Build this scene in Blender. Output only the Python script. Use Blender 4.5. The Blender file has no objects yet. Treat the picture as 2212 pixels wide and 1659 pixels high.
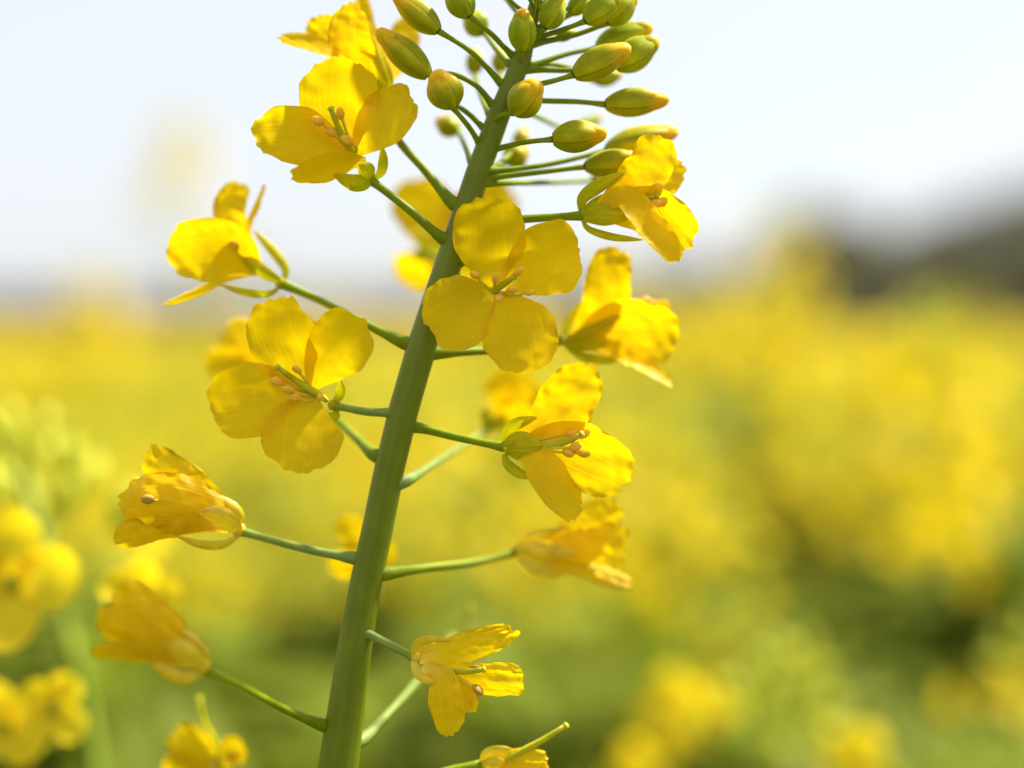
import bpy, math, random
import numpy as np
from mathutils import Vector, Matrix, noise

# ------------------------------------------------------------------ camera, sky, sun, exposure
sc = bpy.context.scene
COL = sc.collection
R = math.radians
FRAME_W, VW, VH = 0.115, 2212.0, 1659.0        # frame width in metres at the focused flowers; working pixel grid
D = 0.17                                       # focus distance
S = FRAME_W / VW
CAM_H = 1.05
PITCH = -math.atan((829.5 - 722.0) * S / D)    # horizon line at y = 722
cam_data = bpy.data.cameras.new('camera')
cam = bpy.data.objects.new('camera', cam_data)
COL.objects.link(cam)
cam.location = (0, 0, CAM_H)
cam.rotation_euler = (R(90) + PITCH, 0, 0)
cam_data.sensor_width = 36
cam_data.lens = 36 * D / FRAME_W
cam_data.clip_start = 0.005
cam_data.clip_end = 3000
cam_data.dof.use_dof = True
cam_data.dof.focus_distance = D
cam_data.dof.aperture_fstop = (cam_data.lens / 1000) / 0.0100
sc.camera = cam

SUN_EL, SUN_AZ = 55.0, 63.0                    # azimuth clockwise from +Y (away from the camera) to +X (right)
world = bpy.data.worlds.new('World')
sc.world = world
world.use_nodes = True
wn = world.node_tree
wn.nodes.clear()
wo = wn.nodes.new('ShaderNodeOutputWorld')
bg = wn.nodes.new('ShaderNodeBackground')
sky = wn.nodes.new('ShaderNodeTexSky')
sky.sky_type = 'NISHITA'
sky.sun_disc = False
sky.sun_elevation = R(SUN_EL)
sky.sun_rotation = R(SUN_AZ)
sky.air_density = 1.0
sky.dust_density = 3.0
sky.ozone_density = 1.0
bg.inputs['Strength'].default_value = 0.115
# thin bright cloud veil over the sky
tc = wn.nodes.new('ShaderNodeTexCoord')
mp = wn.nodes.new('ShaderNodeMapping'); mp.inputs['Scale'].default_value = (1, 1, 3)
cn = wn.nodes.new('ShaderNodeTexNoise'); cn.inputs['Scale'].default_value = 2.2; cn.inputs['Detail'].default_value = 4
cr = wn.nodes.new('ShaderNodeMapRange')
cr.inputs[1].default_value = 0.35; cr.inputs[2].default_value = 0.65
cr.inputs[3].default_value = 0.70; cr.inputs[4].default_value = 0.92
cm = wn.nodes.new('ShaderNodeMix'); cm.data_type = 'RGBA'
cm.inputs['B'].default_value = (3.1, 3.22, 3.4, 1)
wn.links.new(tc.outputs['Generated'], mp.inputs['Vector'])
wn.links.new(mp.outputs[0], cn.inputs['Vector'])
wn.links.new(cn.outputs['Fac'], cr.inputs[0])
wn.links.new(cr.outputs[0], cm.inputs['Factor'])
wn.links.new(sky.outputs[0], cm.inputs['A'])
wn.links.new(cm.outputs['Result'], bg.inputs['Color'])
wn.links.new(bg.outputs[0], wo.inputs['Surface'])

sun_data = bpy.data.lights.new('sun', 'SUN')
sun_data.energy = 4.8
sun_data.angle = R(5.0)          # hazy sun
sun_data.color = (1.0, 0.95, 0.86)
sun = bpy.data.objects.new('sun', sun_data)
COL.objects.link(sun)
sdir = Vector((math.cos(R(SUN_EL)) * math.sin(R(SUN_AZ)), math.cos(R(SUN_EL)) * math.cos(R(SUN_AZ)), math.sin(R(SUN_EL))))
sun.rotation_euler = sdir.to_track_quat('Z', 'Y').to_euler()
sun.location = (3, 3, 6)

sc.view_settings.view_transform = 'Standard'
sc.view_settings.look = 'None'
sc.view_settings.exposure = 1.32
sc.view_settings.gamma = 1.0
sc.cycles.use_denoising = True
sc.cycles.max_bounces = 10
sc.cycles.transparent_max_bounces = 8

# ------------------------------------------------------------------ helpers
CR = Vector((1, 0, 0))
CU = Vector((0, -math.sin(PITCH), math.cos(PITCH)))
CF = Vector((0, math.cos(PITCH), math.sin(PITCH)))
CL = Vector((0, 0, CAM_H))

def P(p):
    """(x, y, z) in photo pixels, z pixels behind the focus plane -> world point"""
    d = D + p[2] * S
    k = d / D
    return CL + CR * ((p[0] - VW / 2) * S * k) + CU * (-(p[1] - VH / 2) * S * k) + CF * d

def at(x, y, d):
    return P((x, y, (d - D) / S))

class MB:
    def __init__(s):
        s.v, s.f, s.m, s.uv = [], [], [], []
    def add(s, v, f, uv=None, m=0):
        o = len(s.v)
        s.v += [Vector(p) for p in v]
        s.uv += list(uv) if uv is not None else [(0, 0)] * len(v)
        s.f += [tuple(i + o for i in q) for q in f]
        s.m += [m] * len(f)
        return s

def mesh_from(name, mb, mats, origin=Vector((0, 0, 0)), smooth=True):
    me = bpy.data.meshes.new(name)
    me.from_pydata([tuple(p - origin) for p in mb.v], [], mb.f)
    for m in (mats if isinstance(mats, (list, tuple)) else [mats]):
        me.materials.append(m)
    me.polygons.foreach_set('material_index', mb.m)
    me.polygons.foreach_set('use_smooth', [smooth] * len(mb.f))
    ul = me.uv_layers.new(name='UVMap')
    li = np.empty(len(me.loops), dtype=np.int32)
    me.loops.foreach_get('vertex_index', li)
    ul.data.foreach_set('uv', np.array(mb.uv, dtype=np.float32)[li].ravel())
    me.update()
    return me

ORG = {}
def obj(name, mb, mats, parent=None, origin=None):
    """one mesh object; world-space points, its origin at `origin`"""
    o0 = Vector(origin) if origin is not None else mb.v[0].copy()
    o = bpy.data.objects.new(name, mesh_from(name, mb, mats, o0))
    COL.objects.link(o)
    if parent is not None:
        o.parent = parent
        o.location = o0 - ORG[parent.name]
    else:
        o.location = o0
    ORG[o.name] = o0
    return o

def empty(name, loc, label=None, cat=None, group=None):
    o = bpy.data.objects.new(name, None)
    COL.objects.link(o)
    o.location = loc
    o.empty_display_size = 0.02
    ORG[o.name] = Vector(loc)
    if label: o['label'] = label
    if cat: o['category'] = cat
    if group: o['group'] = group
    return o

def copy_tree(o, parent=None):
    c = o.copy()
    COL.objects.link(c)
    if parent is not None: c.parent = parent
    for ch in list(o.children):
        copy_tree(ch, c)
    return c

def spline(pts, n):
    """Catmull-Rom through pts, n samples even in length"""
    p = [Vector(q) for q in pts]
    if len(p) == 2:
        return [p[0].lerp(p[1], i / (n - 1)) for i in range(n)]
    p = [p[0] * 2 - p[1]] + p + [p[-1] * 2 - p[-2]]
    fine = []
    for i in range(1, len(p) - 2):
        a, b, c, d = p[i - 1:i + 3]
        for k in range(12):
            t = k / 12
            fine.append(0.5 * ((2 * b) + (c - a) * t + (2 * a - 5 * b + 4 * c - d) * t * t + (3 * b - a - 3 * c + d) * t ** 3))
    fine.append(p[-2])
    L = [0]
    for a, b in zip(fine, fine[1:]):
        L.append(L[-1] + (b - a).length)
    out, j = [], 0
    for i in range(n):
        s = L[-1] * i / (n - 1)
        while j < len(L) - 2 and L[j + 1] < s: j += 1
        d = L[j + 1] - L[j]
        out.append(fine[j].lerp(fine[j + 1], (s - L[j]) / d if d > 1e-12 else 0))
    return out

def tube(mb, pts, radii, n=10, seg=12, m=0, cap=True, lobes=0, lobe_amp=0.0):
    """pts world; radii list interpolated along it"""
    c = spline(pts, n)
    rr = [np.interp(i / (n - 1), np.linspace(0, 1, len(radii)), radii) for i in range(n)]
    t = (c[1] - c[0]).normalized()
    a = t.orthogonal().normalized()
    V, F, UV = [], [], []
    for i in range(n):
        t = (c[min(i + 1, n - 1)] - c[max(i - 1, 0)]).normalized()
        a = (a - t * a.dot(t)).normalized()
        b = t.cross(a)
        for k in range(seg + 1):
            th = 2 * math.pi * k / seg
            r = rr[i] * (1 + lobe_amp * math.cos(lobes * th)) if lobes else rr[i]
            V.append(c[i] + (a * math.cos(th) + b * math.sin(th)) * r)
            UV.append((i / (n - 1), k / seg))
    w = seg + 1
    for i in range(n - 1):
        for k in range(seg):
            F.append((i * w + k, i * w + k + 1, (i + 1) * w + k + 1, (i + 1) * w + k))
    if cap:
        F.append(tuple(range(seg - 1, -1, -1)))
        F.append(tuple((n - 1) * w + k for k in range(seg)))
    return mb.add(V, F, UV, m)

def blob(mb, c, axis, length, r, prof=None, n=9, seg=10, m=0, lobes=0, amp=0.0, ph=0.0):
    """egg along `axis` from c, world units"""
    t = Vector(axis).normalized()
    a = t.orthogonal().normalized()
    b = t.cross(a)
    V, F, UV = [], [], []
    for i in range(n):
        u = i / (n - 1)
        rad = (prof(u) if prof else math.sin(math.pi * max(0.0, min(1, u))) ** 0.6) * r
        for k in range(seg + 1):
            th = 2 * math.pi * k / seg
            q = rad * (1 + amp * math.cos(lobes * th + ph))
            V.append(c + t * (length * u) + (a * math.cos(th) + b * math.sin(th)) * q)
            UV.append((u, k / seg))
    w = seg + 1
    for i in range(n - 1):
        for k in range(seg):
            F.append((i * w + k, i * w + k + 1, (i + 1) * w + k + 1, (i + 1) * w + k))
    return mb.add(V, F, UV, m)

def wprof(u, kind, um):
    if kind == 'petal':
        if u < um:
            q = u / um
            return 0.17 + 0.83 * (math.sin(q * math.pi / 2) ** 1.12 if q > 0 else 0)
        q = (u - um) / (1 - um)
        return max(0.0, 1 - q ** 2.5) ** (1 / 2.2)
    if kind == 'wilt':
        if u < um:
            return 0.3 + 0.7 * math.sin(u / um * math.pi / 2)
        q = (u - um) / (1 - um)
        return max(0.0, 1 - q ** 3.2) ** 0.5
    q = u                                          # sepal / leaf
    return max(0.0, math.sin(math.pi * (0.09 + 0.89 * q) ** 1.05)) ** 0.72

def sheet(pts, hw, tilt=0.0, curl=0.25, cl=None, cr_=None, ruf=4.0, seed=0, kind='petal', um=0.6, nu=38, nv=27, wob=0.085, flip=1, bend=0.0, pleat=0.0):
    """petal, sepal or leaf: pts = spine in photo pixels + depth. Returns px-space verts, faces, uv"""
    c = spline(pts, nu)
    rnd = random.Random(seed)
    so = Vector((rnd.uniform(0, 50), rnd.uniform(0, 50), rnd.uniform(0, 50)))
    tl = tilt if isinstance(tilt, (tuple, list)) else (tilt, tilt)
    V, F, UV = [], [], []
    size = hw * 1.08
    ruf *= min(1.0, hw / 55.0)
    arch = kind != 'sepal'
    ex, ep = (2.5, 1 / 2.2) if kind == 'petal' else (3.2, 0.5)
    wm = wprof(um, kind, um) if arch else 1.0
    for i in range(nu):
        u = i / (nu - 1)
        for k in range(nv):
            v = -1 + 2 * k / (nv - 1)
            v = math.sin(v * math.pi / 2) * 0.5 + v * 0.5
            # local position: ss along the spine, xx across it
            if arch and u > um:
                q = (u - um) / (1 - um)
                top = max(0.0, 1 - abs(v) ** ex) ** ep
                ss = um + (1 - um) * q * top
                xx = v * wm
                rim = max(q, abs(v))
            else:
                ss = u
                xx = v * wprof(u, kind, um)
                rim = abs(v) * min(1, u / max(0.3, um * 0.8)) if arch else abs(v)
            if arch:
                th = math.atan2(xx, ss - um * 0.7)
                sg = so + Vector((math.cos(th) * 1.6, math.sin(th) * 1.6, 0))
                sg2 = so + Vector((math.cos(th) * 5.5, math.sin(th) * 5.5, 6))
                grow = 1 + rim ** 3 * (wob * 1.5 * noise.noise(sg) + wob * 0.9 * noise.noise(sg2))
                xx *= grow
                ss = ss if ss < um else um + (ss - um) * grow * (1 + rim ** 4 * wob * 0.8 * noise.noise(sg2 * 1.7))
            x = min(max(ss, 0), 1.0) * (nu - 1); j = min(int(x), nu - 2)
            p = c[j].lerp(c[j + 1], x - j)
            t = (c[min(j + 2, nu - 1)] - c[max(j - 1, 0)]).normalized()
            if ss > 1: p = p + t * ((ss - 1) * (c[-1] - c[-2]).length * (nu - 1))
            tx = Vector((t.x, t.y, 0))
            if tx.length < 0.15: tx = Vector((c[-1].x - c[0].x, c[-1].y - c[0].y, 0))
            tx.normalize()
            tt = R(tl[0] + (tl[1] - tl[0]) * ss)
            sd = Vector((-tx.y, tx.x, 0)) * math.cos(tt) + Vector((0, 0, 1)) * math.sin(tt)
            sd = (sd - t * sd.dot(t) * 0.6).normalized()
            n = sd.cross(t).normalized()
            if n.z > 0: n = -n
            n *= flip
            q = cl if (v < 0 and cl is not None) else (cr_ if (v > 0 and cr_ is not None) else curl)
            q = max(1e-3, q * (0.4 + 0.6 * ss))
            wl = max(1e-4, wm if ss > um and arch else wprof(ss, kind, um))
            vv = xx / wl
            sx = wl * math.sin(q * vv) / q
            h = wl * (1 - math.cos(q * vv)) / q
            q3 = p + sd * (size * sx) + n * (size * h)
            nz = noise.noise(so + q3 * (1.5 / max(30, size)))
            nm = noise.noise(so * 1.3 + q3 * (3.4 / max(30, size)))
            e = rim ** 2.5 * min(1, u * 1.8)
            q3 += n * (ruf * (1.2 * nz + (0.35 + 1.7 * e) * nm))
            if pleat: q3 += n * (pleat * ss * ss * math.sin(vv * 9 + so.x + 2 * nz))
            V.append(q3); UV.append((ss, xx * 0.5 + 0.5))
    for i in range(nu - 1):
        for k in range(nv - 1):
            F.append((i * nv + k, i * nv + k + 1, (i + 1) * nv + k + 1, (i + 1) * nv + k))
    return V, F, UV

# ------------------------------------------------------------------ materials
def new_mat(name):
    m = bpy.data.materials.new(name)
    m.use_nodes = True
    nt = m.node_tree
    nt.nodes.clear()
    return m, nt

def N(nt, t, **kw):
    n = nt.nodes.new(t)
    for k, v in kw.items():
        if k in n.inputs: n.inputs[k].default_value = v
        else: setattr(n, k, v)
    return n

def ramp(nt, fac, stops):
    r = nt.nodes.new('ShaderNodeValToRGB')
    el = r.color_ramp.elements
    while len(el) < len(stops): el.new(0.5)
    for e, (p, c) in zip(el, stops):
        e.position = p; e.color = (*c, 1)
    nt.links.new(fac, r.inputs[0])
    return r.outputs['Color']

def mixc(nt, fac, a, b, mode='MIX'):
    n = nt.nodes.new('ShaderNodeMix'); n.data_type = 'RGBA'; n.blend_type = mode
    for s, v in (('Factor', fac), ('A', a), ('B', b)):
        if hasattr(v, 'is_linked') or hasattr(v, 'node'): nt.links.new(v, n.inputs[s])
        elif s == 'Factor': n.inputs[s].default_value = v
        else: n.inputs[s].default_value = (*v, 1)
    return n.outputs['Result']

def petal_mat(name, c_base, c_limb, c_vein, c_trans, trans=0.5, rough=0.42, bump=0.5):
    m, nt = new_mat(name)
    uv = N(nt, 'ShaderNodeUVMap')
    sep = N(nt, 'ShaderNodeSeparateXYZ'); nt.links.new(uv.outputs[0], sep.inputs[0])
    # veins fan from the claw: noise stretched along the petal
    mp = N(nt, 'ShaderNodeMapping'); mp.inputs['Scale'].default_value = (1.6, 17, 1)
    nt.links.new(uv.outputs[0], mp.inputs[0])
    ns = N(nt, 'ShaderNodeTexNoise', Scale=1.0, Detail=3.0, Distortion=0.35)
    nt.links.new(mp.outputs[0], ns.inputs['Vector'])
    geo = N(nt, 'ShaderNodeTexCoord')
    fn = N(nt, 'ShaderNodeTexNoise', Scale=900.0, Detail=3.0)
    nt.links.new(geo.outputs['Object'], fn.inputs['Vector'])
    big = N(nt, 'ShaderNodeTexNoise', Scale=160.0, Detail=2.0)
    nt.links.new(geo.outputs['Object'], big.inputs['Vector'])
    along = ramp(nt, sep.outputs['X'], [(0.0, c_base), (0.28, c_limb), (1.0, c_limb)])
    veins = ramp(nt, ns.outputs['Fac'], [(0.35, (0, 0, 0)), (0.62, (1, 1, 1))])
    col = mixc(nt, veins, c_vein, along)
    blot = ramp(nt, big.outputs['Fac'], [(0.3, (0.86, 0.84, 0.8)), (0.7, (1, 1, 1))])
    col = mixc(nt, 1.0, col, blot, 'MULTIPLY')
    bp1 = N(nt, 'ShaderNodeBump', Strength=bump, Distance=0.00025)
    nt.links.new(ns.outputs['Fac'], bp1.inputs['Height'])
    bp = N(nt, 'ShaderNodeBump', Strength=bump * 0.5, Distance=0.00012)
    nt.links.new(fn.outputs['Fac'], bp.inputs['Height'])
    nt.links.new(bp1.outputs[0], bp.inputs['Normal'])
    pr = N(nt, 'ShaderNodeBsdfPrincipled', Roughness=rough)
    pr.inputs['Specular IOR Level'].default_value = 0.12
    nt.links.new(col, pr.inputs['Base Color'])
    nt.links.new(bp.outputs[0], pr.inputs['Normal'])
    tr = N(nt, 'ShaderNodeBsdfTranslucent')
    tcol = mixc(nt, 1.0, mixc(nt, 0.10, (1, 1, 1), veins, 'MIX'), c_trans, 'MULTIPLY')
    tcol = mixc(nt, 1.0, tcol, blot, 'MULTIPLY')
    nt.links.new(tcol, tr.inputs['Color'])
    nt.links.new(bp.outputs[0], tr.inputs['Normal'])
    mx = N(nt, 'ShaderNodeMixShader'); mx.inputs[0].default_value = trans
    nt.links.new(pr.outputs[0], mx.inputs[1]); nt.links.new(tr.outputs[0], mx.inputs[2])
    out = N(nt, 'ShaderNodeOutputMaterial'); nt.links.new(mx.outputs[0], out.inputs[0])
    return m

def solid_mat(name, stops, rough=0.45, trans=0.0, sss=0.0, streak=12.0, streak_amt=0.25, scale=700.0, spec=0.4, tcol=None, seams=0):
    """colour runs along u; streaks along the length; fine mottling"""
    m, nt = new_mat(name)
    uv = N(nt, 'ShaderNodeUVMap')
    sep = N(nt, 'ShaderNodeSeparateXYZ'); nt.links.new(uv.outputs[0], sep.inputs[0])
    mp = N(nt, 'ShaderNodeMapping'); mp.inputs['Scale'].default_value = (1.2, streak, 1)
    nt.links.new(uv.outputs[0], mp.inputs[0])
    ns = N(nt, 'ShaderNodeTexNoise', Scale=1.0, Detail=3.0)
    nt.links.new(mp.outputs[0], ns.inputs['Vector'])
    geo = N(nt, 'ShaderNodeTexCoord')
    fn = N(nt, 'ShaderNodeTexNoise', Scale=scale, Detail=3.0)
    nt.links.new(geo.outputs['Object'], fn.inputs['Vector'])
    # the streaks also push the colour change up and down the length
    wob = N(nt, 'ShaderNodeMath', operation='MULTIPLY_ADD'); wob.inputs[1].default_value = 0.5; 
    nt.links.new(ns.outputs['Fac'], wob.inputs[0])
    sh = N(nt, 'ShaderNodeMath', operation='SUBTRACT'); nt.links.new(sep.outputs['X'], sh.inputs[0]); sh.inputs[1].default_value = 0.25
    nt.links.new(sh.outputs[0], wob.inputs[2])
    col = ramp(nt, wob.outputs[0], stops)
    st = ramp(nt, ns.outputs['Fac'], [(0.3, (1 - streak_amt,) * 3), (0.7, (1 + streak_amt * 0.4,) * 3)])
    col = mixc(nt, 1.0, col, st, 'MULTIPLY')
    mo = ramp(nt, fn.outputs['Fac'], [(0.3, (0.82, 0.84, 0.8)), (0.7, (1.05, 1.05, 1.05))])
    col = mixc(nt, 1.0, col, mo, 'MULTIPLY')
    if seams:
        sm = N(nt, 'ShaderNodeMath', operation='MULTIPLY_ADD'); sm.inputs[1].default_value = seams; nt.links.new(sep.outputs['Y'], sm.inputs[0])
        wv = N(nt, 'ShaderNodeMath', operation='MULTIPLY'); wv.inputs[1].default_value = 0.35; nt.links.new(ns.outputs['Fac'], wv.inputs[0])
        nt.links.new(wv.outputs[0], sm.inputs[2])
        fr = N(nt, 'ShaderNodeMath', operation='FRACT'); nt.links.new(sm.outputs[0], fr.inputs[0])
        sc_ = ramp(nt, fr.outputs[0], [(0.0, (0.62, 0.60, 0.5)), (0.07, (1.0, 1.0, 1.0)), (0.5, (0.94, 0.95, 0.9)), (0.80, (1.12, 1.06, 0.9)), (0.97, (1.35, 1.2, 1.5)), (1.0, (0.62, 0.60, 0.5))])
        col = mixc(nt, 1.0, col, sc_, 'MULTIPLY')
    bp1 = N(nt, 'ShaderNodeBump', Strength=0.35, Distance=0.0002); nt.links.new(ns.outputs['Fac'], bp1.inputs['Height'])
    bp = N(nt, 'ShaderNodeBump', Strength=0.25, Distance=0.0001); nt.links.new(fn.outputs['Fac'], bp.inputs['Height'])
    nt.links.new(bp1.outputs[0], bp.inputs['Normal'])
    pr = N(nt, 'ShaderNodeBsdfPrincipled', Roughness=rough)
    pr.inputs['Specular IOR Level'].default_value = spec
    if sss:
        pr.inputs['Subsurface Weight'].default_value = sss
        pr.inputs['Subsurface Radius'].default_value = (1.0, 0.8, 0.2)
        pr.inputs['Subsurface Scale'].default_value = 0.0009
    nt.links.new(col, pr.inputs['Base Color']); nt.links.new(bp.outputs[0], pr.inputs['Normal'])
    sh = pr.outputs[0]
    if trans:
        tr = N(nt, 'ShaderNodeBsdfTranslucent')
        if tcol: tr.inputs[0].default_value = (*tcol, 1)
        else: nt.links.new(col, tr.inputs[0])
        mx = N(nt, 'ShaderNodeMixShader'); mx.inputs[0].default_value = trans
        nt.links.new(sh, mx.inputs[1]); nt.links.new(tr.outputs[0], mx.inputs[2]); sh = mx.outputs[0]
    out = N(nt, 'ShaderNodeOutputMaterial'); nt.links.new(sh, out.inputs[0])
    return m

M = {}
M['petal'] = petal_mat('petal_yellow', (0.66, 0.54, 0.02), (0.89, 0.60, 0.002), (0.88, 0.58, 0.002), (0.99, 0.70, 0.002), bump=0.2)
M['petal_old'] = petal_mat('petal_amber', (0.86, 0.70, 0.14), (0.90, 0.61, 0.003), (0.89, 0.57, 0.003), (0.98, 0.72, 0.003), rough=0.36, bump=0.6, trans=0.38)
M['sepal'] = solid_mat('sepal_yellow_green', [(0.0, (0.48, 0.48, 0.003)), (0.6, (0.66, 0.58, 0.003)), (1.0, (0.76, 0.60, 0.004))], trans=0.4, rough=0.45, spec=0.12)
M['sepal_old'] = solid_mat('sepal_amber', [(0.0, (0.82, 0.62, 0.015)), (0.6, (0.88, 0.61, 0.006)), (1.0, (0.88, 0.58, 0.01))], trans=0.15, rough=0.3, spec=0.5)
M['stem'] = solid_mat('stem_green', [(0.0, (0.11, 0.145, 0.010)), (0.7, (0.095, 0.13, 0.002)), (1.0, (0.16, 0.195, 0.0005))], rough=0.42, sss=0.1, streak=9, streak_amt=0.14, scale=300, spec=0.28)
nt = M['stem'].node_tree
pr_ = [n for n in nt.nodes if n.type == 'BSDF_PRINCIPLED'][0]
old = pr_.inputs['Base Color'].links[0].from_socket
g_ = N(nt, 'ShaderNodeTexCoord'); mp_ = N(nt, 'ShaderNodeMapping'); mp_.inputs['Scale'].default_value = (1, 1, 0.35)
nt.links.new(g_.outputs['Object'], mp_.inputs[0])
bl_ = N(nt, 'ShaderNodeTexNoise', Scale=420.0, Detail=5.0); nt.links.new(mp_.outputs[0], bl_.inputs['Vector'])
nt.links.new(mixc(nt, ramp(nt, bl_.outputs['Fac'], [(0.46, (0, 0, 0)), (0.74, (0.3, 0.3, 0.3))]), old, (0.16, 0.21, 0.02)), pr_.inputs['Base Color'])
M['pedicel'] = solid_mat('pedicel_green', [(0.0, (0.17, 0.23, 0.002)), (1.0, (0.24, 0.29, 0.002))], spec=0.12, rough=0.5, sss=0.2, streak=6, streak_amt=0.15)
M['pedicel_wax'] = solid_mat('pedicel_waxy', [(0.0, (0.20, 0.27, 0.06)), (1.0, (0.25, 0.31, 0.03))], spec=0.22, rough=0.45, sss=0.2, streak=6, streak_amt=0.15)
M['bud'] = solid_mat('bud_calyx', [(0.0, (0.36, 0.37, 0.001)), (0.55, (0.43, 0.39, 0.001)), (0.72, (0.66, 0.45, 0.002)), (1.0, (0.87, 0.44, 0.002))], rough=0.42, sss=0.2, streak=7, streak_amt=0.3, seams=4, spec=0.14)
M['bud_green'] = solid_mat('bud_calyx_green', [(0.0, (0.34, 0.40, 0.006)), (0.7, (0.38, 0.42, 0.005)), (1.0, (0.60, 0.50, 0.01))], rough=0.42, sss=0.2, streak=7, streak_amt=0.3, seams=4, spec=0.14)
M['bud_tip'] = solid_mat('bud_petal_tip', [(0.0, (0.86, 0.46, 0.001)), (1.0, (0.90, 0.52, 0.003))], rough=0.5, sss=0.1, streak=5, spec=0.15)
M['anther'] = solid_mat('anther_orange', [(0.0, (0.93, 0.42, 0.010)), (1.0, (0.96, 0.54, 0.05))], rough=0.6, streak=3, streak_amt=0.05, scale=2500, spec=0.15)
M['anther_old'] = solid_mat('anther_brown', [(0.0, (0.50, 0.26, 0.02)), (1.0, (0.55, 0.30, 0.03))], rough=0.6, streak=3, scale=2500)
M['filament'] = solid_mat('filament_yellow', [(0.0, (0.76, 0.62, 0.04)), (1.0, (0.82, 0.64, 0.03))], rough=0.5, spec=0.2)
M['pistil'] = solid_mat('pistil_green', [(0.0, (0.62, 0.56, 0.01)), (0.85, (0.50, 0.48, 0.005)), (1.0, (0.60, 0.54, 0.04))], spec=0.2, rough=0.5, sss=0.2)

# ------------------------------------------------------------------ the sharp plant in front
STEM = [(640, 2100, 60), (690, 1830, 60), (731, 1655, 60), (773, 1350, 60), (804, 1200, 60), (853, 960, 60), (911, 750, 60), (985, 520, 60), (1030, 380, 60),
        (1049, 310, 60), (1087, 230, 60), (1122, 145, 60), (1136, 95, 60), (1152, 30, 62), (1166, -50, 66), (1176, -130, 72)]
STEM_R = [50, 48, 44, 36, 35, 33, 33, 29, 27, 26, 24, 21.5, 19, 14, 10, 6]
base = P(STEM[0])
root_xy = Vector((base.x - 0.05, base.y + 0.03, 0))
raceme = empty('rapeseed_plant', root_xy, 'sharply focused rapeseed stalk in front with spiralling yellow flowers and green buds at its top', 'plant', 'rapeseed plants')
mb = MB()
low = [root_xy, root_xy + Vector((0.005, 0, 0.3)), (base + root_xy) / 2 + Vector((0.012, 0, 0.2))]
path = low + [P(p) for p in STEM]
c = []
tube(mb, path, [0.0045] + [0.0042] + [0.0036] + [r * S for r in STEM_R], n=90, seg=28, lobes=9, lobe_amp=0.022)
# radii above are spread evenly over the parameter; set them by nearest control point instead
mb = MB()
cpts = spline(path, 160)
ctrl_r = [0.0045, 0.0042, 0.0036] + [r * S for r in STEM_R]
zs = [p.z for p in path]
rad = [float(np.interp(q.z, zs, ctrl_r)) for q in cpts]
tube(mb, cpts, rad, n=160, seg=36, lobes=5, lobe_amp=0.010)
stem = obj('stem', mb, M['stem'], raceme, root_xy)

def stem_z(y):
    return 60

def path_px(pts):
    return [P(p) for p in pts]

def pedicel(parent, pts, r0=7.0, r1=6.0, mat='pedicel'):
    mb = MB()
    w = path_px(pts)
    y0 = pts[0][1] + 6
    xa = float(np.interp(y0, [p[1] for p in reversed(STEM)], [p[0] for p in reversed(STEM)]))
    za = float(np.interp(y0, [p[1] for p in reversed(STEM)], [p[2] for p in reversed(STEM)]))
    w = [P((xa, y0, za))] + w
    tube(mb, w, [q * S for q in (r0 * 2.0, r0 * 1.6, r0 * 1.12, r0, r0 * 0.97, (r0 + r1) / 2, r1, r1, r1 * 1.35)], n=22, seg=12)
    return obj('pedicel', mb, M[mat], parent, w[-1])

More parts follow.
